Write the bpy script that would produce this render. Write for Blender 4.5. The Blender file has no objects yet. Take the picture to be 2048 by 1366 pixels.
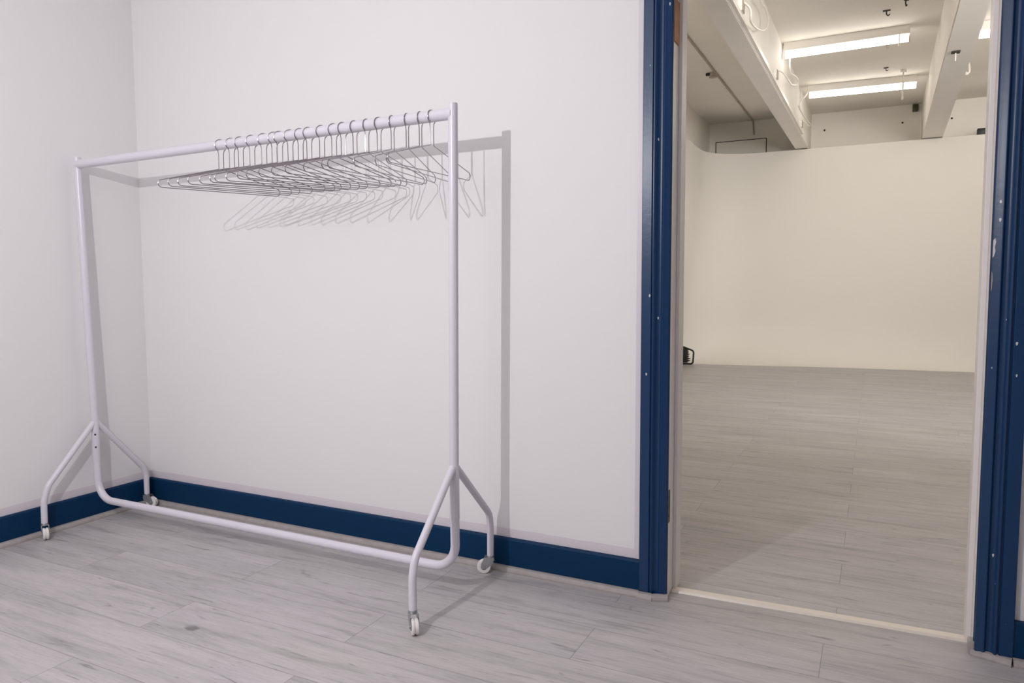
import bpy, bmesh, math, random
from mathutils import Vector, Matrix
random.seed(7)
S = bpy.context.scene
COL = S.collection
PI = math.pi

# ------------------------------------------------------------------ helpers
def lin(c):
    return tuple(((x/12.92) if x <= 0.04045 else ((x+0.055)/1.055)**2.4) for x in [v/255 for v in c]) + (1.0,)

def tag(o, label=None, cat=None, group=None, kind=None):
    if label: o['label'] = label
    if cat: o['category'] = cat
    if group: o['group'] = group
    if kind: o['kind'] = kind
    return o

def link_mesh(name, bm, m, parent=None, smooth=True):
    bmesh.ops.recalc_face_normals(bm, faces=bm.faces[:])
    me = bpy.data.meshes.new(name); bm.to_mesh(me); bm.free()
    if smooth:
        for p in me.polygons: p.use_smooth = True
        try: me.set_sharp_from_angle(angle=math.radians(38))
        except Exception: pass
    o = bpy.data.objects.new(name, me); COL.objects.link(o)
    for x in (m if isinstance(m, (list, tuple)) else [m]): me.materials.append(x)
    if parent: o.parent = parent
    return o

def empty(name, loc, rz=0.0):
    o = bpy.data.objects.new(name, None); COL.objects.link(o)
    o.empty_display_size = 0.05
    o.location = loc; o.rotation_euler = (0, 0, rz)
    return o

def box(bm, x0, x1, y0, y1, z0, z1, bev=0.0):
    r = bmesh.ops.create_cube(bm, size=1.0)
    vs = r['verts']
    for v in vs:
        v.co = Vector((x0+(v.co.x+.5)*(x1-x0), y0+(v.co.y+.5)*(y1-y0), z0+(v.co.z+.5)*(z1-z0)))
    if bev > 0:
        es = list({e for v in vs for e in v.link_edges})
        bmesh.ops.bevel(bm, geom=es, offset=bev, segments=2, affect='EDGES', profile=.6)
    return bm

def fillet(pts, rads, n=8):
    """polyline with rounded corners"""
    pts = [Vector(p) for p in pts]
    if not isinstance(rads, (list, tuple)): rads = [rads]*len(pts)
    out = [pts[0]]
    for i in range(1, len(pts)-1):
        p, a, b = pts[i], pts[i-1], pts[i+1]
        da = (a-p).normalized(); db = (b-p).normalized()
        ang = da.angle(db)
        if ang > PI-.01: out.append(p); continue
        d = min(rads[i]/math.tan(ang/2), (a-p).length*.49, (b-p).length*.49)
        r = d*math.tan(ang/2)
        c = p + (da+db).normalized()*(r/math.sin(ang/2))
        s = p+da*d-c; e = p+db*d-c
        tot = s.angle(e); ax = s.cross(e).normalized()
        for k in range(n+1):
            out.append(c + Matrix.Rotation(tot*k/n, 3, ax) @ s)
    out.append(pts[-1])
    return out

def tube(bm, path, r, seg=16, closed=False, cap=True):
    path = [Vector(p) for p in path]
    N = len(path); rings = []
    def tan(i):
        if closed: return (path[(i+1) % N]-path[i-1]).normalized()
        if i == 0: return (path[1]-path[0]).normalized()
        if i == N-1: return (path[-1]-path[-2]).normalized()
        return ((path[i+1]-path[i]).normalized()+(path[i]-path[i-1]).normalized()).normalized()
    t0 = tan(0)
    u = t0.orthogonal().normalized()
    for i in range(N):
        t = tan(i)
        u = (u - t*u.dot(t)).normalized(); w = t.cross(u)
        rr = r[i] if isinstance(r, (list, tuple)) else r
        rings.append([bm.verts.new(path[i]+(u*math.cos(2*PI*k/seg)+w*math.sin(2*PI*k/seg))*rr) for k in range(seg)])
    M = N if closed else N-1
    if closed:
        # find best index shift to close the ring
        best = min(range(seg), key=lambda s: sum((rings[-1][k].co-rings[0][(k+s) % seg].co).length for k in range(seg)))
    for i in range(M):
        A = rings[i]; B = rings[(i+1) % N]
        sh = best if (closed and i == N-1) else 0
        for k in range(seg):
            bm.faces.new((A[k], A[(k+1) % seg], B[(k+1+sh) % seg], B[(k+sh) % seg]))
    if cap and not closed:
        bm.faces.new(rings[0][::-1]); bm.faces.new(rings[-1])
    return bm

def prism(bm, prof, a, b, ua, va):
    """sweep a closed 2D profile from point a to b; ua, va are the profile's axes"""
    a, b, ua, va = Vector(a), Vector(b), Vector(ua), Vector(va)
    A = [bm.verts.new(a+ua*p[0]+va*p[1]) for p in prof]
    B = [bm.verts.new(b+ua*p[0]+va*p[1]) for p in prof]
    n = len(prof)
    for k in range(n): bm.faces.new((A[k], A[(k+1) % n], B[(k+1) % n], B[k]))
    bm.faces.new(A[::-1]); bm.faces.new(B)
    return bm

def disc_cyl(bm, a, b, r, seg=24, bev=0.0):
    a, b = Vector(a), Vector(b)
    if bev > 0:
        d = (b-a).normalized()
        return tube(bm, [a, a+d*bev*.3, a+d*bev, b-d*bev, b-d*bev*.3, b], [r-bev, r-bev*.3, r, r, r-bev*.3, r-bev], seg)
    return tube(bm, [a, b], r, seg)

# ------------------------------------------------------------------ materials
def mat(name, rgb, rough=.5, metal=0.0, spec=.5, mott=0.0, mscale=3.0, bump=0.0, bscale=200.0):
    m = bpy.data.materials.new(name); m.use_nodes = True
    nt = m.node_tree; b = nt.nodes['Principled BSDF']
    b.inputs['Base Color'].default_value = lin(rgb)
    b.inputs['Roughness'].default_value = rough
    b.inputs['Metallic'].default_value = metal
    b.inputs['Specular IOR Level'].default_value = spec
    tc = nt.nodes.new('ShaderNodeTexCoord')
    if mott > 0:
        n = nt.nodes.new('ShaderNodeTexNoise'); n.inputs['Scale'].default_value = mscale
        n.inputs['Detail'].default_value = 4
        nt.links.new(tc.outputs['Object'], n.inputs['Vector'])
        mx = nt.nodes.new('ShaderNodeMix'); mx.data_type = 'RGBA'
        c = lin(rgb)
        mx.inputs[6].default_value = tuple(x*(1-mott) for x in c[:3])+(1,)
        mx.inputs[7].default_value = tuple(min(1, x*(1+mott)) for x in c[:3])+(1,)
        nt.links.new(n.outputs['Fac'], mx.inputs[0]); nt.links.new(mx.outputs[2], b.inputs['Base Color'])
    if bump > 0:
        n2 = nt.nodes.new('ShaderNodeTexNoise'); n2.inputs['Scale'].default_value = bscale
        nt.links.new(tc.outputs['Object'], n2.inputs['Vector'])
        bp = nt.nodes.new('ShaderNodeBump'); bp.inputs['Strength'].default_value = bump
        bp.inputs['Distance'].default_value = .002
        nt.links.new(n2.outputs['Fac'], bp.inputs['Height']); nt.links.new(bp.outputs['Normal'], b.inputs['Normal'])
    return m

def emis(name, rgb, strength):
    m = bpy.data.materials.new(name); m.use_nodes = True
    nt = m.node_tree; b = nt.nodes['Principled BSDF']
    b.inputs['Base Color'].default_value = (.9, .9, .9, 1)
    b.inputs['Emission Color'].default_value = lin(rgb)
    b.inputs['Emission Strength'].default_value = strength
    return m

def math_node(nt, op, a, b=None):
    n = nt.nodes.new('ShaderNodeMath'); n.operation = op
    for i, v in enumerate((a, b)):
        if v is None: continue
        if isinstance(v, (int, float)): n.inputs[i].default_value = v
        else: nt.links.new(v, n.inputs[i])
    return n.outputs[0]

WALL = (227, 225, 226)
def wall_mat(name, band_x=None, band_y=None, base=WALL, band=(214, 207, 213), sharp=True):
    """emulsion wall with a cut-in strip of a slightly different white along skirting and casing"""
    m = mat(name, base, rough=.62, spec=.35, bump=.05, bscale=260)
    nt = m.node_tree; b = nt.nodes['Principled BSDF']
    tc = nt.nodes.new('ShaderNodeTexCoord'); sp = nt.nodes.new('ShaderNodeSeparateXYZ')
    nt.links.new(tc.outputs['Object'], sp.inputs[0])
    wob = nt.nodes.new('ShaderNodeTexNoise'); wob.inputs['Scale'].default_value = 9
    nt.links.new(tc.outputs['Object'], wob.inputs['Vector'])
    w = math_node(nt, 'MULTIPLY', math_node(nt, 'SUBTRACT', wob.outputs['Fac'], .5), .008)
    f = math_node(nt, 'LESS_THAN', math_node(nt, 'ADD', sp.outputs['Z'], w), .157)
    if band_x is not None:
        f2 = math_node(nt, 'GREATER_THAN', math_node(nt, 'ADD', sp.outputs['X'], w), band_x)
        f = math_node(nt, 'MAXIMUM', f, f2)
    mx = nt.nodes.new('ShaderNodeMix'); mx.data_type = 'RGBA'
    mx.inputs[6].default_value = lin(base); mx.inputs[7].default_value = lin(band)
    nt.links.new(f, mx.inputs[0]); nt.links.new(mx.outputs[2], b.inputs['Base Color'])
    r = nt.nodes.new('ShaderNodeMix'); r.data_type = 'FLOAT'
    r.inputs[2].default_value = .62; r.inputs[3].default_value = .42
    nt.links.new(f, r.inputs[0]); nt.links.new(r.outputs[0], b.inputs['Roughness'])
    return m

def paint_chipped(name, rgb, chip=(190, 190, 195), rough=.3, dens=.11, scale=26.0, spec=.42, few=.56, area=.47):
    m = mat(name, rgb, rough=rough, spec=spec, bump=.12, bscale=60)
    nt = m.node_tree; b = nt.nodes['Principled BSDF']
    tc = nt.nodes.new('ShaderNodeTexCoord')
    mp = nt.nodes.new('ShaderNodeMapping'); mp.inputs['Scale'].default_value = (1, 1, .55)
    nt.links.new(tc.outputs['Object'], mp.inputs[0])
    v = nt.nodes.new('ShaderNodeTexVoronoi'); v.inputs['Scale'].default_value = scale
    nt.links.new(mp.outputs[0], v.inputs['Vector'])
    n = nt.nodes.new('ShaderNodeTexNoise'); n.inputs['Scale'].default_value = 5
    nt.links.new(tc.outputs['Object'], n.inputs['Vector'])
    n2 = nt.nodes.new('ShaderNodeTexNoise'); n2.inputs['Scale'].default_value = 160
    nt.links.new(tc.outputs['Object'], n2.inputs['Vector'])
    d = math_node(nt, 'ADD', v.outputs['Distance'], math_node(nt, 'MULTIPLY', math_node(nt, 'SUBTRACT', n2.outputs['Fac'], .5), .12))
    near = math_node(nt, 'LESS_THAN', d, dens)
    spv = nt.nodes.new('ShaderNodeSeparateColor'); nt.links.new(v.outputs['Color'], spv.inputs[0])
    pick = math_node(nt, 'GREATER_THAN', spv.outputs[0], few)
    patch = math_node(nt, 'GREATER_THAN', n.outputs['Fac'], area)
    f = math_node(nt, 'MULTIPLY', math_node(nt, 'MULTIPLY', near, pick), patch)
    mx = nt.nodes.new('ShaderNodeMix'); mx.data_type = 'RGBA'
    mx.inputs[6].default_value = lin(rgb); mx.inputs[7].default_value = lin(chip)
    nt.links.new(f, mx.inputs[0]); nt.links.new(mx.outputs[2], b.inputs['Base Color'])
    return m

def plank_mat(name, ox, oy, tint=(1, 1, 1)):
    m = bpy.data.materials.new(name); m.use_nodes = True
    nt = m.node_tree; b = nt.nodes['Principled BSDF']; L = nt.links
    tc = nt.nodes.new('ShaderNodeTexCoord')
    mp = nt.nodes.new('ShaderNodeMapping'); mp.inputs['Location'].default_value = (ox, oy, 0)
    L.new(tc.outputs['Object'], mp.inputs[0])
    def brick(mort, smooth):
        br = nt.nodes.new('ShaderNodeTexBrick')
        br.offset = .5; br.offset_frequency = 2; br.squash = 1.0
        br.inputs['Scale'].default_value = 1.0
        br.inputs['Brick Width'].default_value = 1.295; br.inputs['Row Height'].default_value = .208
        br.inputs['Mortar Size'].default_value = mort; br.inputs['Mortar Smooth'].default_value = smooth
        br.inputs['Color1'].default_value = (0, 0, 0, 1); br.inputs['Color2'].default_value = (1, 1, 1, 1)
        br.inputs['Mortar'].default_value = (.5, .5, .5, 1)
        L.new(mp.outputs[0], br.inputs['Vector'])
        return br
    br = brick(.0011, .1); br0 = brick(0.0, 0.0)
    rnd = nt.nodes.new('ShaderNodeSeparateColor'); L.new(br0.outputs['Color'], rnd.inputs[0])
    r = rnd.outputs[0]
    # grain runs along x; each plank gets its own slice of the noise
    sp = nt.nodes.new('ShaderNodeSeparateXYZ'); L.new(mp.outputs[0], sp.inputs[0])
    def grain(sx, sy, detail, rough, dist, zoff):
        cb = nt.nodes.new('ShaderNodeCombineXYZ')
        L.new(math_node(nt, 'MULTIPLY', sp.outputs['X'], sx), cb.inputs[0])
        L.new(math_node(nt, 'MULTIPLY', sp.outputs['Y'], sy), cb.inputs[1])
        L.new(math_node(nt, 'ADD', math_node(nt, 'MULTIPLY', r, 37.0), zoff), cb.inputs[2])
        n = nt.nodes.new('ShaderNodeTexNoise'); n.inputs['Scale'].default_value = 1.0
        n.inputs['Detail'].default_value = detail; n.inputs['Roughness'].default_value = rough
        n.inputs['Distortion'].default_value = dist
        L.new(cb.outputs[0], n.inputs['Vector']); return n.outputs['Fac']
    def ramp(fac, stops):
        rp = nt.nodes.new('ShaderNodeValToRGB')
        while len(rp.color_ramp.elements) < len(stops): rp.color_ramp.elements.new(.5)
        for e, (p, v) in zip(rp.color_ramp.elements, stops): e.position = p; e.color = (v, v, v, 1)
        L.new(fac, rp.inputs[0]); return rp.outputs[0]
    fine = ramp(grain(14, 150, 4, .7, .2, 0), [(.3, .88), (.72, 1.07)])
    mid = ramp(grain(2.4, 26, 5, .6, .6, 5), [(.28, .70), (.46, .97), (.75, 1.08)])
    broad = ramp(grain(1.1, 7, 3, .5, .4, 11), [(.25, .86), (.7, 1.08)])
    streak = ramp(grain(3.2, 42, 3, .65, 1.6, 23), [(.26, .5), (.385, 1.0)])
    knot = ramp(grain(8, 24, 2, .5, .8, 41), [(.2, .5), (.295, 1.0)])
    v = math_node(nt, 'MULTIPLY', math_node(nt, 'MULTIPLY', fine, mid), broad)
    v = math_node(nt, 'MULTIPLY', math_node(nt, 'MULTIPLY', v, streak), knot)
    tone = math_node(nt, 'ADD', math_node(nt, 'MULTIPLY', r, .05), .985)
    v = math_node(nt, 'MULTIPLY', v, tone)
    hue = nt.nodes.new('ShaderNodeMix'); hue.data_type = 'RGBA'
    c1 = lin((179, 175, 180)); c2 = lin((182, 178, 175))
    hue.inputs[6].default_value = tuple(a*t for a, t in zip(c1, tint))+(1,)
    hue.inputs[7].default_value = tuple(a*t for a, t in zip(c2, tint))+(1,)
    L.new(grain(1.5, 4, 2, .5, 0, 77), hue.inputs[0])
    vm = nt.nodes.new('ShaderNodeVectorMath'); vm.operation = 'SCALE'
    L.new(hue.outputs[2], vm.inputs[0]); L.new(v, vm.inputs['Scale'])
    seam = nt.nodes.new('ShaderNodeMix'); seam.data_type = 'RGBA'
    L.new(vm.outputs[0], seam.inputs[6]); seam.inputs[7].default_value = lin((92, 88, 88))
    L.new(math_node(nt, 'MULTIPLY', br.outputs['Fac'], .6), seam.inputs[0])
    L.new(seam.outputs[2], b.inputs['Base Color'])
    b.inputs['Roughness'].default_value = .42
    b.inputs['Specular IOR Level'].default_value = .4
    bp = nt.nodes.new('ShaderNodeBump'); bp.inputs['Strength'].default_value = .15; bp.inputs['Distance'].default_value = .001
    L.new(math_node(nt, 'SUBTRACT', fine, br.outputs['Fac']), bp.inputs['Height']); L.new(bp.outputs['Normal'], b.inputs['Normal'])
    return m

M = {}
M['wall_back'] = wall_mat('white emulsion, cut in around the door', band_x=None)
M['wall_left'] = wall_mat('white emulsion, cut in over the skirting')
M['wall_plain'] = mat('white emulsion', WALL, rough=.65, spec=.3)
M['wall_grey'] = mat('pale grey emulsion', (186, 185, 186), rough=.7, spec=.3)
M['ceiling'] = mat('white ceiling emulsion', (236, 232, 233), rough=.8, spec=.2)
M['navy'] = paint_chipped('navy gloss paint', (10, 50, 90), rough=.32, dens=.09, scale=34)
M['navy_skirt'] = paint_chipped('navy skirting paint', (4, 47, 81), rough=.55, dens=.05, scale=14, spec=.15, few=.7, area=.5)
M['jamb'] = paint_chipped('worn white gloss', (226, 221, 219), chip=(120, 108, 96), rough=.4, dens=.045, scale=17)
M['bead'] = mat('grey oak laminate bead', (158, 152, 150), rough=.45, mott=.22, mscale=38)
M['threshold'] = mat('cream threshold strip', (222, 214, 203), rough=.4, mott=.04, mscale=20)
M['timber'] = mat('bare timber', (172, 122, 84), rough=.7, mott=.35, mscale=22)
M['hinge'] = mat('tarnished brass hinge', (74, 78, 52), rough=.45, metal=.7, mott=.3, mscale=60)
M['rail'] = mat('white powder coat', (211, 207, 216), rough=.28, spec=.5)
M['rail_cap'] = mat('white plastic plug', (214, 210, 216), rough=.4)
M['wire'] = mat('chromed steel wire', (165, 161, 165), rough=.16, metal=1.0)
M['steel'] = mat('zinc plated steel', (178, 180, 184), rough=.34, metal=.9)
M['wheel'] = mat('white nylon wheel', (222, 218, 216), rough=.45)
M['hub'] = mat('grey hub', (120, 116, 112), rough=.5, mott=.2, mscale=80)
M['screw'] = mat('dark screw head', (70, 66, 66), rough=.4, metal=.8)
M['floor'] = plank_mat('pale grey wood laminate', 1.413, .31+.208*20)
M['floor2'] = plank_mat('pale grey wood laminate, studio run', 1.3875, -.39+.208*20)
M['cyc'] = mat('white matt cyclorama paint', (226, 222, 216), rough=.75, spec=.25, mott=.012, mscale=.8)
M['plaster'] = mat('rough white painted plaster', (236, 232, 225), rough=.8, spec=.25, mott=.05, mscale=2.2, bump=.35, bscale=22)
M['beam'] = mat('white painted concrete beam', (236, 232, 226), rough=.7, spec=.3, mott=.05, mscale=3.5, bump=.35, bscale=30)
M['pvc'] = mat('white pvc', (236, 232, 226), rough=.4)
M['pvc_grey'] = mat('greyed pvc', (170, 160, 148), rough=.5)
M['paintpipe'] = mat('overpainted conduit', (176, 166, 152), rough=.6, mott=.25, mscale=6)
M['black'] = mat('black plastic', (14, 15, 14), rough=.45)
M['dark'] = mat('dark gap', (58, 52, 44), rough=.8)
M['tube'] = emis('lit tube', (255, 248, 238), 9.0)

M['tube_fill'] = emis('lit tube, full output', (255, 248, 238), 27.0)  # stronger emission for strips added out of view as fill

# ------------------------------------------------------------------ room shell (near room)
H1 = 2.75
def struct(name, bm, m, label, smooth=False):
    o = link_mesh(name, bm, m, smooth=smooth); tag(o, label, None, None, 'structure'); return o

bm = bmesh.new(); box(bm, -.3, 8.2, -4.8, .085, -.12, 0)
struct('floor', bm, M['floor'], 'pale grey wood plank floor of the near room')
bm = bmesh.new(); box(bm, .5, 8.2, .085, 8.9, -.12, 0)
struct('floor_studio', bm, M['floor2'], 'pale grey wood plank floor of the studio beyond the doorway')
XL, XR = 2.618, 3.513      # clear opening between the door linings
HEAD = 2.06
YR = .022                  # wall right of the door stands a little further back
bm = bmesh.new()
box(bm, -.3, 2.505, 0, .15, 0, 3.55)
wb = struct('wall_back', bm, M['wall_back'], 'white back wall behind the clothes rail')
bm = bmesh.new(); box(bm, 2.505, 2.585, 0, .15, 0, 3.55); box(bm, 2.585, 3.545, 0, .15, HEAD+.03, 3.55)
M['wall_edge'] = mat('white emulsion cut-in strip', (214, 207, 213), rough=.42, spec=.4)
struct('wall_door', bm, M['wall_edge'], 'strip of white wall around and above the doorway')
bm = bmesh.new(); box(bm, 3.545, 8.2, YR, .15, 0, 3.55)
struct('wall_right_of_door', bm, M['wall_plain'], 'white wall at the outer side of the doorway')
bm = bmesh.new(); box(bm, -.15, 0, -4.8, 0, 0, 3.0)
struct('wall_left', bm, M['wall_left'], 'white side wall meeting the back wall in the corner')
bm = bmesh.new(); box(bm, 5.0, 5.15, -4.8, YR, 0, 3.0)
struct('wall_right', bm, M['wall_grey'], 'pale grey side wall opposite the corner')
bm = bmesh.new(); box(bm, 0, 5.0, -4.95, -4.8, 0, 3.0)
struct('wall_front', bm, M['wall_grey'], 'pale grey wall facing the clothes rail')
bm = bmesh.new(); box(bm, 0, 5.0, -4.8, 0, H1, H1+.1)
struct('ceiling', bm, M['ceiling'], 'white ceiling of the near room')

# skirtings (navy) with a small chamfer, and laminate beads in front
SK = [(0, 0), (.018, 0), (.018, .1175), (.0145, .1233), (0, .1233)]
def skirt(name, a, b, out, label):
    bm = bmesh.new(); prism(bm, SK, a, b, out, (0, 0, 1)); return struct(name, bm, M['navy_skirt'], label)
skirt('baseboard_back', (0, 0, 0), (2.527, 0, 0), (0, -1, 0), 'navy blue skirting board along the back wall')
skirt('baseboard_left', (0, -4.8, 0), (0, -.018, 0), (1, 0, 0), 'navy blue skirting board along the left wall')
skirt('baseboard_right', (3.604, YR, 0), (5.0, YR, 0), (0, -1, 0), 'navy blue skirting board right of the doorway')
BD = [(0, 0), (.021, 0), (.021, .006), (.0185, .0125), (.013, .018), (.006, .0205), (0, .0205)]
nb = [0]
def bead(a, b, out, label):
    nb[0] += 1
    bm = bmesh.new(); prism(bm, BD, a, b, out, (0, 0, 1)); return struct('trim_%d' % nb[0], bm, M['bead'], label)
bead((.018, -.018, 0), (2.527, -.018, 0), (0, -1, 0), 'grey wood effect bead at the foot of the back skirting')
bead((.018, -4.8, 0), (.018, -.018, 0), (1, 0, 0), 'grey wood effect bead at the foot of the left skirting')
bead((2.528, -.024, 0), (2.5795, -.024, 0), (0, -1, 0), 'short grey bead under the outer half of the left casing')
bead((2.574, -.0255, 0), (2.622, -.006, 0), (.39, -.92, 0), 'short grey bead under the inner half of the left casing')
bead((3.508, .026, 0), (3.603, -.001, 0), (-.27, -.96, 0), 'short grey bead wrapping the foot of the right casing')
bead((3.604, .004, 0), (5.0, .004, 0), (0, -1, 0), 'grey wood effect bead at the foot of the right skirting')

# door casing: moulded architrave, u = 0 outer edge ... 1 inner edge
CAS = [(0, 0), (0, .021), (.02, .0225), (.34, .0225), (.36, .021), (.375, .0165), (.40, .0165), (.415, .0205), (.45, .0225), (.485, .0205),
       (.52, .0150), (.56, .0115), (.62, .0095), (.68, .0105), (.705, .0150), (.735, .0170), (.775, .0165), (.80, .0145), (.93, .0135), (.965, .0115), (.98, .006), (1, .004), (1, 0)]
def casing(name, xo, xi, y, label):
    w = abs(xi-xo); sgn = 1 if xi > xo else -1
    bm = bmesh.new()
    prism(bm, [(p[0]*w, p[1]) for p in CAS], (xo, y, 0.0), (xo, y, HEAD+.11), (sgn, 0, 0), (0, -1, 0))
    return struct(name, bm, M['navy'], label, smooth=True)
casing('trim_7', 2.528, 2.622, 0, 'navy moulded door casing on the left of the doorway')
tc = casing('trim_8', 3.604, 3.510, YR, 'chipped navy moulded door casing on the right of the doorway')
def chip(outline, m, label):
    bm = bmesh.new()
    A = [bm.verts.new((x, YR-.0130, z)) for x, z in outline]; B = [bm.verts.new((x, YR-.0141, z)) for x, z in outline]
    n = len(outline)
    for k in range(n): bm.faces.new((A[k], A[(k+1) % n], B[(k+1) % n], B[k]))
    bm.faces.new(A); bm.faces.new(B[::-1])
    tag(link_mesh('paint_chip', bm, m, tc, False), label)
chip([(3.5135, 1.142), (3.5165, 1.146), (3.5195, 1.160), (3.5180, 1.172), (3.5205, 1.186), (3.5180, 1.196), (3.5135, 1.190)], M['rail_cap'], 'bare pale chip in the navy paint')
chip([(3.5132, 1.05), (3.5150, 1.055), (3.5160, 1.08), (3.5150, 1.10), (3.5132, 1.105)], M['pvc_grey'], 'greyish scrape in the navy paint')
bm = bmesh.new(); box(bm, 2.622, 3.51, -.02, .0, HEAD, HEAD+.094)
struct('trim_9', bm, M['navy'], 'navy door casing over the doorway')
# linings and stops
bm = bmesh.new(); box(bm, 2.585, XL, -.003, .16, 0, HEAD+.03, .002); box(bm, XL, XL+.012, .085, .15, 0, HEAD, .002)
dl = struct('trim_10', bm, M['jamb'], 'white painted left lining of the doorway with a stop')
bm = bmesh.new(); box(bm, XR, 3.545, YR-.003, .16, 0, HEAD+.03, .002); box(bm, XR-.014, XR, .09, .15, 0, HEAD, .002)
dr = struct('trim_11', bm, M['jamb'], 'scuffed white right lining of the doorway with a stop')
bm = bmesh.new(); box(bm, XL, XR, 0, .16, HEAD, HEAD+.03)
struct('trim_12', bm, M['jamb'], 'white lining over the doorway')
bm = bmesh.new(); box(bm, XL-.001, XL+.0035, .012, .075, 1.863, 2.0)
o = link_mesh('timber_patch', bm, M['timber'], dl, False); tag(o, 'bare orange timber patch')
bm = bmesh.new(); box(bm, XL-.001, XL+.0025, -.001, .03, .262, .374, .0008)
for z in (.285, .318, .351): disc_cyl(bm, (XL+.002, .014, z), (XL+.0036, .014, z), .004, 10)
o = link_mesh('hinge_plate', bm, M['hinge'], dl, False); tag(o, 'tarnished hinge plate let into the lining')
# threshold strip
bm = bmesh.new()
vs = [(2.62, .062), (3.512, .094), (3.512, .132), (2.62, .102)]
lo = [bm.verts.new((x, y, 0)) for x, y in vs]
hi = [bm.verts.new((x, y, .007)) for x, y in [(2.62, .066), (3.512, .098), (3.512, .128), (2.62, .098)]]
for k in range(4): bm.faces.new((lo[k], lo[(k+1) % 4], hi[(k+1) % 4], hi[k]))
bm.faces.new(hi); bm.faces.new(lo[::-1])
struct('trim_13', bm, M['threshold'], 'cream threshold strip across the doorway')
# painted-over filler at the foot of the right lining
bm = bmesh.new(); box(bm, 3.499, 3.514, .012, .045, 0, .042, .004)
struct('trim_14', bm, M['bead'], 'grey filler at the foot of the right lining')

# ------------------------------------------------------------------ clothes rail
rk = empty('clothes_rail', (1.02, -.322, 0))
tag(rk, 'white tubular clothes rail on four castors in front of the back wall', 'clothes rail')
def part(name, bm, m, parent=rk, label=None):
    o = link_mesh(name, bm, m)
    o.parent = parent
    if parent is rk: o.matrix_parent_inverse = Matrix.Translation((-1.02, .322, 0))
    if label: o['label'] = label
    return o
def child_of(o, p):
    """parent o under mesh part p that already sits in world space"""
    o.parent = p
    return o
AX = {'R': (Vector((1.971, -.3185, .279)), Vector((1.9832, -.322, 1.6604)), 1.971),
      'L': (Vector((.0696, -.3249, .279)), Vector((.0445, -.3315, 1.648)), .0696)}
ends = {}
for s in 'LR':
    b0, t0, xf = AX[s]
    j = Vector((b0.x, b0.y, .466))
    bm = bmesh.new(); tube(bm, [j, t0], .016, 24)
    up = part('upright', bm, M['rail'])
    bm = bmesh.new(); d = (t0-j).normalized(); disc_cyl(bm, t0-d*.002, t0+d*.003, .0155, 24, .001)
    child_of(link_mesh('end_cap', bm, M['rail_cap']), up)
    bm = bmesh.new(); tube(bm, [(b0.x, b0.y, .279), (b0.x, b0.y, .283), j, j+Vector((0, 0, .02))], [.0165, .0172, .0165, .0135], 24)
    sl = part('sleeve', bm, M['rail'])
    for z in ((.408, .35) if s == 'L' else ()):
        bm = bmesh.new(); n = Vector((.78, -.62, 0)).normalized(); c = Vector((b0.x, b0.y, z))
        disc_cyl(bm, c+n*.0155, c+n*.0185, .0042, 12, .001)
        child_of(link_mesh('screw', bm, M['screw']), sl)
    zr = t0.z-.030
    ends[s] = j+(t0-j)*((zr-j.z)/(t0.z-j.z))
bm = bmesh.new(); tube(bm, [ends['L'], ends['R']], .0192, 28)
part('hanging_rail', bm, M['rail'])
bm = bmesh.new()
tube(bm, fillet([(.0696, -.3249, .281), (.072, -.323, .107), (1.973, -.3195, .107), (1.971, -.3185, .281)], .105, 14), .0158, 24)
part('base_rail', bm, M['rail'])

def castor(foot, zt, ang, leg):
    """leg end at (x, y, zt); trail direction ang"""
    x, y = foot
    d = Vector((math.cos(ang), math.sin(ang), 0)); n = Vector((-d.y, d.x, 0)); o = Vector((x, y, 0))
    R = .0258; tr = .024
    ax = o+d*tr+Vector((0, 0, R))
    bm = bmesh.new()
    disc_cyl(bm, o+Vector((0, 0, zt-.006)), o+Vector((0, 0, zt+.001)), .0135, 20, .001)
    # fork: top plate and two cheeks
    top = zt-.006
    for sgn in (-1, 1):
        prof = [o-d*.013+Vector((0, 0, top)), o+d*.022+Vector((0, 0, top)), o+d*(tr+.010)+Vector((0, 0, R+.010)), ax+d*.008-Vector((0, 0, .008)), ax-d*.008-Vector((0, 0, .006)), o-d*.013+Vector((0, 0, top-.018))]
        A = [bm.verts.new(p+n*sgn*.0122) for p in prof]; B = [bm.verts.new(p+n*sgn*.0140) for p in prof]
        k = len(prof)
        for i in range(k): bm.faces.new((A[i], A[(i+1) % k], B[(i+1) % k], B[i]))
        bm.faces.new(A[::-1]); bm.faces.new(B)
    pl = [o-d*.013-n*.014, o+d*.022-n*.014, o+d*.022+n*.014, o-d*.013+n*.014]
    A = [bm.verts.new(p+Vector((0, 0, top))) for p in pl]; B = [bm.verts.new(p+Vector((0, 0, top+.002))) for p in pl]
    for i in range(4): bm.faces.new((A[i], A[(i+1) % 4], B[(i+1) % 4], B[i]))
    bm.faces.new(A[::-1]); bm.faces.new(B)
    disc_cyl(bm, ax-n*.0165, ax+n*.0165, .0042, 12)
    cs = part('castor', bm, M['steel'], rk, 'zinc castor fork with a white wheel')
    bm = bmesh.new()
    rs = [(-.01125, .012), (-.0112, .0205), (-.0105, .0240), (-.008, .0258), (-.0035, .0256), (-.0015, .0228), (.0015, .0228), (.0035, .0256), (.008, .0258), (.0105, .0240), (.0112, .0205), (.01125, .012)]
    tube(bm, [ax+n*a for a, _ in rs], [r for _, r in rs], 32)
    child_of(link_mesh('wheel', bm, M['wheel']), cs)
    bm = bmesh.new(); disc_cyl(bm, ax-n*.0118, ax+n*.0118, .0115, 20)
    child_of(link_mesh('hub', bm, M['hub'], None), cs)

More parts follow.
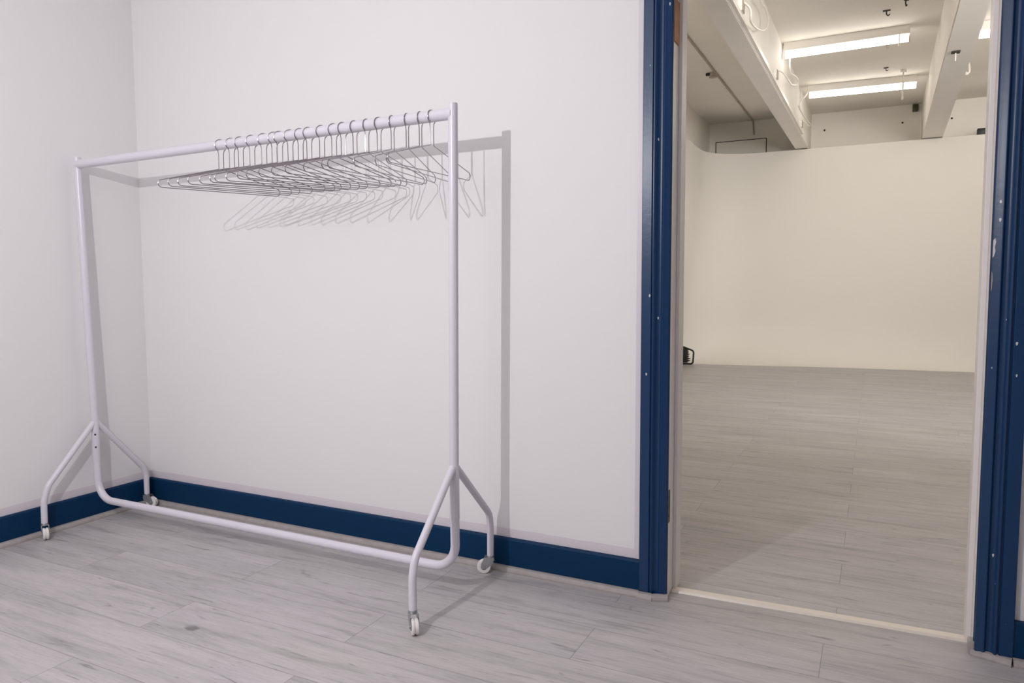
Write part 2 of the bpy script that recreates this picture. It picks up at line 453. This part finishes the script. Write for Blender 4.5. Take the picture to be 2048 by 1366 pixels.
LEGS = [('R', [(1.971, -.326, .462), (1.971, -.548, .238), (1.971, -.574, .17), (1.971, -.574, .068)], math.radians(-45)),
        ('R', [(1.971, -.311, .462), (1.971, -.086, .243), (1.971, -.062, .18), (1.971, -.066, .068)], math.radians(200)),
        ('L', [(.0696, -.331, .462), (.0696, -.535, .236), (.0696, -.566, .16), (.0696, -.570, .066)], math.radians(-25)),
        ('L', [(.0696, -.318, .462), (.0696, -.106, .214), (.0696, -.080, .16), (.0696, -.080, .066)], math.radians(20))]
for s, pts, ang in LEGS:
    bm = bmesh.new()
    a, b_, c_, d_ = [Vector(p) for p in pts]
    # one smooth bend between the sloping part and the foot
    mid = Vector((a.x, d_.y, b_.z-.03))
    path = fillet([a, b_+(b_-a).normalized()*.018, Vector((c_.x, (c_.y+d_.y)/2, c_.z)), d_], .07, 10)
    tube(bm, path, .0127, 20)
    leg = part('leg', bm, M['rail'])
    castor((pts[-1][0], pts[-1][1]), pts[-1][2], ang, leg)

# ------------------------------------------------------------------ hangers
HA = .228
def hanger_meshes():
    R = .0228; zc = .0192+.0016-R      # ring hangs on the top of the rail (z measured from the rail axis)
    st = .0092                          # half gap between the two stems
    # ring: from the near stem up over the rail and down to the far stem, in the local y-z plane
    a0 = math.asin(st/R)
    loop = [Vector((0, -st, -.092)), Vector((0, -st, -.036))]
    for k in range(29):
        a = -PI/2-a0*1.35 - (2*PI-2.7*a0)*k/28
        loop.append(Vector((0, R*math.cos(a), zc+R*math.sin(a))))
    loop += [Vector((0, st, -.036)), Vector((0, st, -.092))]
    body = [Vector((0, -st, -.092))]
    body = fillet([(0, -st, -.088), (0, -st, -.094), (0, -HA-.004, -.156), (0, -HA, -.181), (0, HA, -.181), (0, HA+.004, -.156), (0, st, -.094), (0, st, -.088)],
                  [0, .006, .014, .016, .016, .014, .006, 0], 8)
    bm = bmesh.new(); tube(bm, loop, .0016, 8); me1 = bm
    bm = bmesh.new(); tube(bm, body, .0016, 8); me2 = bm
    return me1, me2
ORD = ['first', 'second', 'third', 'fourth', 'fifth', 'sixth', 'seventh', 'eighth', 'ninth', 'tenth']
HX = [(.926, -25), (.984, -27), (1.031, -25), (1.091, -28.5), (1.151, -30.5), (1.203, -29.5), (1.231, -32), (1.281, -29), (1.331, -26), (1.371, -25),
      (1.431, -25), (1.486, -23.5), (1.533, -16), (1.584, -7.5), (1.637, -1), (1.688, -8), (1.744, 4), (1.804, 9), (1.857, 6.5), (1.902, -3)]
def rail_pt(x):
    f = (x-ends['L'].x)/(ends['R'].x-ends['L'].x); return ends['L']+(ends['R']-ends['L'])*f
b1, b2 = hanger_meshes()
h0 = empty('wire_hanger', (0, 0, 0))
k1 = link_mesh('hook', b1, M['wire'], h0); k2 = link_mesh('shoulder_frame', b2, M['wire'], h0)
for i, (x, yaw) in enumerate(HX):
    x += .006 if i < 12 else 0
    if i == 0: h = h0
    else:
        h = h0.copy(); COL.objects.link(h)
        for k in (k1, k2):
            c = k.copy(); COL.objects.link(c); c.parent = h
    h.location = rail_pt(x); h.rotation_euler = (math.radians(random.uniform(-.5, .5)), 0, math.radians(yaw))
    if i == 0: lb = 'bare chrome wire hanger hanging furthest from the doorway, at the corner end of the row'
    elif i < 10: lb = 'bare chrome wire hanger, %s on the rail counted from the corner end of the row' % ORD[i]
    elif i < 19: lb = 'bare chrome wire hanger, %s on the rail counted from the doorway end of the row' % ORD[19-i]
    else: lb = 'bare chrome wire hanger beside the upright nearer the doorway, last of the row'
    tag(h, lb, 'hanger', 'wire hangers on the clothes rail')

# ------------------------------------------------------------------ studio beyond the doorway
ZC = 3.42; YB = 8.62
bm = bmesh.new(); box(bm, .5, 8.2, .15, YB+.2, ZC, ZC+.12)
struct('ceiling_studio', bm, M['plaster'], 'white painted studio ceiling')
bm = bmesh.new(); box(bm, .5, 8.2, YB, YB+.2, 0, ZC)
struct('wall_studio_back', bm, M['plaster'], 'white painted back wall of the studio above the cyclorama')
bm = bmesh.new(); box(bm, .5, .68, .15, YB, 0, ZC); box(bm, .68, .985, .15, YB, 2.3, ZC)
struct('wall_studio_left', bm, M['plaster'], 'white painted side wall of the studio')
bm = bmesh.new(); box(bm, 8.0, 8.2, .15, YB, 0, ZC)
struct('wall_studio_right', bm, M['plaster'], 'far side wall of the studio')

# cyclorama: plan curve at the top, floor edge at the bottom, a cove between
def ybase(x):
    if x < 1.04: return 7.474-.1*(1.04-x)
    if x < 2.77: return 7.474+(x-1.04)/1.73*.312
    return 7.786+(x-2.77)/1.63*.140
top, bot = [], []
for k in range(8):
    y = 5.2+k*(7.55-5.2)/7; top.append((1.085, y)); bot.append((.80, min(y, 7.44)))
Rc = .62
for k in range(1, 15):
    a = k/14*PI/2
    x = 1.085+Rc-Rc*math.cos(a); y = 7.58+Rc*math.sin(a)
    top.append((x, y)); xb = .80+(x-.80)*(k/14)**.8 if k < 14 else x
    bot.append((xb, ybase(xb)))
for k in range(1, 25):
    x = 1.705+k*(8.0-1.705)/24; top.append((x, 8.2)); bot.append((x, ybase(x)))
bm = bmesh.new(); ZT_, ZK = 2.885, .62
zs = [ZK*(1-math.cos(t*PI/2/14)) for t in range(15)] + [ZK+(ZT_-ZK)*(k/8) for k in range(1, 9)]
grid = []
for gi, ((tx, ty), (bx, by)) in enumerate(zip(top, bot)):
    colv = []
    for z in zs:
        f = 1-math.sqrt(max(0, 1-(1-z/ZK)**2)) if z < ZK else 0.0
        # wing leans a little, so the plan offset also eases off with height
        wgt = 1.0 if gi < 8 else max(0.0, 1-(gi-7)/14.0)
        lean = (1-z/ZT_)**2*wgt
        g = f+(1-f)*lean
        colv.append(bm.verts.new((tx+(bx-tx)*g, ty+(by-ty)*f, z)))
    grid.append(colv)
for i in range(len(grid)-1):
    for k in range(len(zs)-1):
        bm.faces.new((grid[i][k], grid[i][k+1], grid[i+1][k+1], grid[i+1][k]))
    # top rim
bm2 = bm
rim = []
for i, (tx, ty) in enumerate(top):
    nx, ny = (-.1, .0) if i < 8 else ((0, .1) if i > 21 else (-.1*math.cos((i-7)/14*PI/2), .1*math.sin((i-7)/14*PI/2)))
    rim.append(bm.verts.new((tx+nx, ty+ny, ZT_)))
for i in range(len(grid)-1):
    bm.faces.new((grid[i][-1], rim[i], rim[i+1], grid[i+1][-1]))
struct('wall_cyclorama', bm, M['cyc'], 'white curved cyclorama wall sweeping down to the studio floor', smooth=True)

# beams
def beam(name, xs, zb, label):
    (n0, n1), (f0, f1) = xs
    bm = bmesh.new()
    y0, y1 = .15, YB
    k = (y1-.1)/8.1
    q = [(n0, y0), (n1, y0), (n1+(f1-n1)*k, y1), (n0+(f0-n0)*k, y1)]
    lo = [bm.verts.new((x, y, zb)) for x, y in q]; hi = [bm.verts.new((x, y, ZC)) for x, y in q]
    for i in range(4): bm.faces.new((lo[i], lo[(i+1) % 4], hi[(i+1) % 4], hi[i]))
    bm.faces.new(lo[::-1]); bm.faces.new(hi)
    bmesh.ops.bevel(bm, geom=[e for e in bm.edges if abs(e.verts[0].co.z-zb) < 1e-4 and abs(e.verts[1].co.z-zb) < 1e-4 and abs(e.verts[0].co.y-e.verts[1].co.y) > 1], offset=.006, segments=2, affect='EDGES')
    return struct(name, bm, M['beam'], label, smooth=True)
beam('ceiling_beam', ((2.130, 2.300), (2.210, 2.372)), 2.898, 'white ceiling beam carrying cable trunking')
beam('ceiling_beam', ((3.632, 3.795), (3.706, 3.930)), 2.898, 'plain white ceiling beam toward the outer side of the doorway')
def bx(y): return 2.300+.072*(y-.1)/8.1        # face of the first beam
# trunking along the beam
bm = bmesh.new()
q = [(bx(.2), .2), (bx(.2)+.024, .2), (bx(7.3)+.024, 7.3), (bx(7.3), 7.3)]
lo = [bm.verts.new((x, y, 2.912)) for x, y in q]; hi = [bm.verts.new((x, y, 2.945)) for x, y in q]
for i in range(4): bm.faces.new((lo[i], lo[(i+1) % 4], hi[(i+1) % 4], hi[i]))
bm.faces.new(lo[::-1]); bm.faces.new(hi)
tag(link_mesh('cable_trunking', bm, M['pvc'], smooth=False), 'slim white cable trunking along the side of the ceiling beam', 'trunking')
JB = [(2.93, 'white junction box on the beam side nearest the doorway'), (4.75, 'white junction box on the beam side next to the nearer strip light'), (7.05, 'white junction box on the beam side close to the cyclorama')]
for y, lb in JB:
    x = bx(y); t = empty('junction_box', (x, y, 2.946))
    tag(t, lb, 'junction box', 'junction boxes on the beam')
    bm = bmesh.new(); box(bm, 0, .032, -.042, .042, 0, .075, .004); link_mesh('box_body', bm, M['pvc'], t)
    bm = bmesh.new(); box(bm, .032, .038, -.042, .042, .0, .075, .002); link_mesh('lid', bm, M['pvc_grey'], t)
    bm = bmesh.new(); tube(bm, [(.018, 0, .075), (.018, 0, .088)], .009, 12); link_mesh('cable_gland', bm, M['pvc'], t)
def smooth_path(pts, n=6):
    P = [Vector(p) for p in pts]; P = [P[0]*2-P[1]]+P+[P[-1]*2-P[-2]]; out = []
    for i in range(1, len(P)-2):
        for k in range(n):
            t = k/n; a, b, c, d = P[i-1:i+3]
            out.append(.5*((2*b)+(c-a)*t+(2*a-5*b+4*c-d)*t*t+(3*b-a-3*c+d)*t**3))
    out.append(P[-2]); return out
CB = [([(2.343, 2.93, 3.03), (2.40, 2.96, 2.97), (2.40, 3.0, 2.90), (2.40, 3.24, 2.93), (2.40, 3.49, 2.99), (2.40, 3.73, 3.07), (2.40, 3.86, 3.16), (2.40, 3.86, 3.2), (2.40, 3.68, 3.22), (2.40, 3.43, 3.19), (2.41, 3.2, 3.25), (2.45, 3.1, 3.36), (2.47, 3.1, 3.418)], 'white flex hanging in a long loop from the beam nearest the doorway'),
      ([(2.36, 4.75, 3.03), (2.40, 4.85, 3.03), (2.41, 5.09, 3.05), (2.41, 5.61, 3.1), (2.41, 6.1, 3.22), (2.41, 6.25, 3.29), (2.41, 6.03, 3.28), (2.41, 5.58, 3.2), (2.41, 5.43, 3.2), (2.41, 5.40, 3.3), (2.42, 5.40, 3.418)], 'white flex looping from the beam to the nearer strip light'),
      ([(2.38, 7.05, 3.03), (2.42, 7.24, 3.03), (2.42, 7.67, 3.08), (2.43, 7.69, 3.11), (2.43, 7.25, 3.07), (2.43, 6.71, 3.02), (2.43, 6.28, 3.0), (2.43, 6.21, 3.03), (2.43, 6.54, 3.15), (2.45, 6.9, 3.3), (2.46, 7.0, 3.418)], 'white flex hanging in a double loop near the cyclorama')]
for pts, lb in CB:
    bm = bmesh.new(); tube(bm, smooth_path(pts), .0075, 8)
    tag(link_mesh('flex_cable', bm, M['pvc']), lb, 'cable', 'flexes on the beam')

# strip lights
def strip_light(xc, y, half, rz, label, lamp=None):
    t = empty('strip_light', (xc, y, ZC), rz); tag(t, label, 'ceiling light', 'studio strip lights')
    bm = bmesh.new(); box(bm, -half-.01, half+.01, -.035, .035, -.078, 0, .004); link_mesh('batten', bm, M['pvc'], t)
    bm = bmesh.new(); tube(bm, [(-half, 0, -.112), (half, 0, -.112)], .031, 20); o = link_mesh('diffuser', bm, lamp or M['tube'], t)
    for s in (-1, 1):
        bm = bmesh.new(); disc_cyl(bm, (s*half, 0, -.112), (s*(half+.014), 0, -.112), .033, 20, .002); link_mesh('end_cap', bm, M['pvc'], t)
    return t
strip_light(2.905, 5.31, .53, -.012, 'lit strip light between the beams, the bigger-looking one nearer the doorway')
strip_light(3.02, 7.09, .555, .066, 'lit strip light between the beams, the one close to the cyclorama')
strip_light(4.60, 5.53, .60, .03, 'lit strip light partly hidden beyond the plain beam')
strip_light(5.3, 7.1, .60, .03, 'added unseen strip light beyond the plain beam near the cyclorama', M['tube_fill'])  # this and the following strips are out of view, added to brighten the studio
strip_light(2.95, 2.2, .555, 0, 'added unseen strip light just inside the studio', M['tube_fill'])
strip_light(1.55, 2.5, .50, 0, 'added unseen strip light in the bay left of the trunking beam', M['tube_fill'])
strip_light(4.5, 1.6, .60, 0, 'added unseen strip light just inside the studio beyond the plain beam', M['tube_fill'])
strip_light(6.3, 5.5, .60, 0, 'unseen strip light on the far side of the studio')

# small hardware on the ceiling and the walls
def bracket(loc, label, s=1.0, m='dark', rz=0.0):
    t = empty('ceiling_hook', loc, rz); tag(t, label, 'hook', 'small hooks on the studio ceiling')
    bm = bmesh.new(); box(bm, -.03*s, .03*s, -.012*s, .012*s, -.006, 0); link_mesh('hook_plate', bm, M[m], t, False)
    bm = bmesh.new(); tube(bm, smooth_path([(0, 0, -.004), (0, 0, -.03*s), (.012*s, 0, -.045*s), (.026*s, 0, -.034*s)]), .005*s, 8); link_mesh('hook_wire', bm, M[m], t)
bracket((3.247, 4.80, ZC), 'small dark hook on the ceiling above the nearer strip light', 1.0)
bracket((3.266, 6.65, ZC), 'small dark hook on the ceiling between the two strip lights', .8)
bracket((3.385, 4.60, ZC), 'small dark hook on the ceiling at the upper edge of the doorway view', 1.1, rz=1.2)
bracket((3.262, 5.80, ZC), 'small dark hook on the ceiling just behind the nearer strip light', .8, 'pvc_grey')
for x, z, lb in [(2.545, 3.19, 'small dark bolt on the studio back wall beside the trunking beam'), (3.49, 3.194, 'small dark bolt on the studio back wall before the plain beam'), (4.048, 3.192, 'small dark bolt on the studio back wall past the plain beam')]:
    bm = bmesh.new(); disc_cyl(bm, (x, YB-.012, z), (x, YB, z), .012, 12, .002)
    tag(link_mesh('wall_bolt', bm, M['dark']), lb, 'bolt', 'bolts on the studio back wall')
bm = bmesh.new(); box(bm, 3.60, 3.665, YB-.045, YB, 3.32, 3.41, .004); box(bm, 3.61, 3.655, YB-.06, YB-.045, 3.335, 3.36, .003)
tag(link_mesh('wall_bracket', bm, M['hinge']), 'small dark bracket high on the back wall beside the plain beam', 'bracket')
t = empty('pull_cord', (3.438, 6.83, ZC)); tag(t, 'white pull cord hanging in front of the strip light close to the cyclorama', 'pull cord')
bm = bmesh.new(); disc_cyl(bm, (0, 0, -.03), (0, 0, 0), .03, 16, .004); link_mesh('switch_rose', bm, M['pvc'], t)
bm = bmesh.new(); tube(bm, [(0, 0, -.03), (0, 0, -.29)], .008, 8); link_mesh('cord', bm, M['pvc'], t)
bm = bmesh.new(); tube(bm, [(0, 0, -.285), (0, 0, -.292), (0, 0, -.32), (0, 0, -.325)], [.007, .013, .011, .006], 12); link_mesh('toggle', bm, M['pvc'], t)
t = empty('pull_cord', (3.36, 5.262, ZC-.078)); tag(t, 'short white pull cord under the nearer strip light', 'pull cord')
bm = bmesh.new(); tube(bm, [(0, 0, .0), (0, 0, -.08)], .006, 8); link_mesh('cord', bm, M['pvc'], t)
bm = bmesh.new(); tube(bm, [(0, 0, -.075), (0, 0, -.08), (0, 0, -.105), (0, 0, -.11)], [.006, .011, .010, .006], 12); link_mesh('toggle', bm, M['pvc'], t)
t = empty('cord_loop', (4.005, 6.5, ZC)); tag(t, 'short loop of white cord hanging from the ceiling beyond the plain beam', 'cord')
bm = bmesh.new(); tube(bm, smooth_path([(0, 0, 0), (-.01, 0, -.1), (-.014, 0, -.17), (.0, 0, -.2), (.02, 0, -.19), (.022, 0, -.14), (.012, 0, -.09)]), .009, 8); link_mesh('cord', bm, M['pvc'], t)
bm = bmesh.new(); disc_cyl(bm, (.0, 0, -.215), (.0, 0, -.185), .014, 12, .003); link_mesh('toggle', bm, M['pvc'], t)
t = empty('beam_fitting', (3.742, 4.42, 2.898)); tag(t, 'small dark fitting with a short cord under the plain beam', 'fitting')
bm = bmesh.new(); box(bm, -.03, .03, -.03, .03, -.012, 0, .003); link_mesh('fitting_plate', bm, M['dark'], t)
bm = bmesh.new(); tube(bm, [(0, 0, -.01), (0, 0, -.075)], .004, 8); link_mesh('cord', bm, M['pvc'], t)
# conduit and box on the ceiling left of the trunking beam
bm = bmesh.new(); tube(bm, fillet([(1.545, .4, ZC-.011), (1.60, YB-.012, ZC-.011), (1.615, YB-.012, 3.215)], .03, 6), .011, 10)
tag(link_mesh('conduit', bm, M['paintpipe']), 'thin overpainted conduit running along the ceiling and down the back wall', 'conduit')
t = empty('conduit_box', (1.552, 5.97, ZC)); tag(t, 'small round conduit box on the ceiling left of the trunking beam', 'conduit box')
bm = bmesh.new(); disc_cyl(bm, (0, 0, -.045), (0, 0, 0), .04, 20, .004); link_mesh('box_body', bm, M['paintpipe'], t)
bm = bmesh.new(); disc_cyl(bm, (0, 0, -.052), (0, 0, -.045), .043, 20, .002); link_mesh('lid', bm, M['pvc_grey'], t)
bm = bmesh.new(); box(bm, -.075, -.03, -.03, .0, -.03, -.005, .003); link_mesh('side_clip', bm, M['dark'], t)
# access hatch on the back wall
t = empty('access_hatch', (1.432, YB, 2.78)); tag(t, 'flush white access hatch outlined in dark on the studio back wall', 'hatch')
bm = bmesh.new(); box(bm, -.345, .345, -.006, .004, .0, .37); link_mesh('hatch_panel', bm, M['plaster'], t, False)
bm = bmesh.new(); box(bm, -.358, .358, -.004, 0, .37, .381); box(bm, -.358, -.347, -.004, 0, -.02, .381); box(bm, .347, .358, -.004, 0, -.02, .381)
link_mesh('hatch_gap', bm, M['dark'], t, False)
# speaker-like black box on the cyclorama rim
t = empty('black_box', (4.345, 8.252, ZT_+.0005)); tag(t, 'small black box standing on the top edge of the cyclorama', 'box')
bm = bmesh.new(); box(bm, -.052, .052, -.045, .045, 0, .078, .006); link_mesh('box_body', bm, M['black'], t)
bm = bmesh.new(); box(bm, .02, .085, -.03, .03, 0, .014, .003); link_mesh('foot', bm, M['black'], t)
# black floor light at the foot of the cyclorama
t = empty('floor_light', (.957, 7.40, .0)); tag(t, 'black floor light in a tubular frame at the foot of the cyclorama', 'floor light')
fr = fillet([(-.2, 0, .03), (-.2, 0, .225), (-.02, 0, .238), (.118, 0, .188), (.108, 0, .012), (-.2, 0, .012), (-.2, 0, .04)], [0, .03, .03, .04, .035, .03, 0], 6)
bm = bmesh.new(); tube(bm, [p+Vector((0, -.03, 0)) for p in fr], .0115, 10); link_mesh('tube_frame', bm, M['black'], t)
bm = bmesh.new(); box(bm, -.19, .030, -.03, .05, .024, .222, .01)
link_mesh('lamp_body', bm, M['black'], t)
bm = bmesh.new()
for k in range(6):
    z = .045+k*.028; w = [.030, .034, .016, .020, .010, .006][k]
    box(bm, .020, .026+w, -.025, .045, z, z+.014, .003)
o = link_mesh('cooling_fins', bm, M['black'], t)

# ------------------------------------------------------------------ lights
def area(name, loc, rot, sx, sy, power, rgb):
    l = bpy.data.lights.new(name, 'AREA'); l.shape = 'RECTANGLE'; l.size = sx; l.size_y = sy
    l.energy = power; l.color = rgb
    o = bpy.data.objects.new(name, l); COL.objects.link(o); o.location = loc; o.rotation_euler = rot
    return o
# flash head on a stand beside the camera
l = bpy.data.lights.new('flash_head', 'POINT'); l.energy = 89; l.shadow_soft_size = .014; l.color = (1, .992, 1.0)
o = bpy.data.objects.new('flash_head', l); COL.objects.link(o); o.location = (1.78, -2.45, 1.87)
# unseen overhead fill added to the near room
area('ceiling_fill', (1.95, -2.35, H1-.03), (0, 0, 0), 1.2, 1.2, 4.5, (1, .985, .995))
d = (Vector((-.1, -.35, 1.2))-Vector((1.9, -3.3, 2.45))).to_track_quat('-Z', 'Y').to_euler()
area('corner_fill', (1.9, -3.3, 2.45), d, 1.1, 1.1, 8.5, (1, .985, .995)).data.spread = math.radians(120)  # unseen soft fill added to lift the left wall and corner
# fill light added in the studio, out of sight past the right side of the doorway, aimed at the cyclorama
d = (Vector((1.2, 7.8, 1.5))-Vector((5.3, 1.6, 2.3))).to_track_quat('-Z', 'Y').to_euler()
cyc_fill = area('studio_fill', (5.3, 1.6, 2.3), d, 1.8, 1.4, 56, (1, .975, .925))
cyc_fill.data.spread = math.radians(95)

w = bpy.data.worlds.new('World'); S.world = w; w.use_nodes = True
w.node_tree.nodes['Background'].inputs[0].default_value = (.02, .02, .02, 1)

# ------------------------------------------------------------------ camera
F, YAW, PITCH, ROLL = 1443.778, -.46458, -.07656, -.00485
fw = Vector((math.sin(YAW)*math.cos(PITCH), math.cos(YAW)*math.cos(PITCH), math.sin(PITCH)))
r0 = Vector((math.cos(YAW), -math.sin(YAW), 0)); u0 = r0.cross(fw)
rr = math.cos(ROLL)*r0+math.sin(ROLL)*u0; uu = -math.sin(ROLL)*r0+math.cos(ROLL)*u0
cam = bpy.data.cameras.new('camera'); cam.sensor_width = 36; cam.sensor_fit = 'HORIZONTAL'; cam.lens = F/2048*36
cam.clip_start = .05; cam.clip_end = 60
co = bpy.data.objects.new('camera', cam); COL.objects.link(co)
mw = Matrix((rr, uu, -fw)).transposed().to_4x4(); mw.translation = Vector((3.22459, -2.37854, 1.07047))
co.matrix_world = mw
S.camera = co

S.view_settings.view_transform = 'Standard'
try: S.view_settings.look = 'None'
except Exception: pass
S.view_settings.exposure = -0.07; S.view_settings.gamma = 1.0; S.view_settings.use_curve_mapping = False
S.cycles.use_denoising = True
try: S.cycles.denoiser = 'OPENIMAGEDENOISE'
except Exception: pass
S.cycles.max_bounces = 10; S.cycles.diffuse_bounces = 6
S.cycles.caustics_reflective = False; S.cycles.caustics_refractive = False
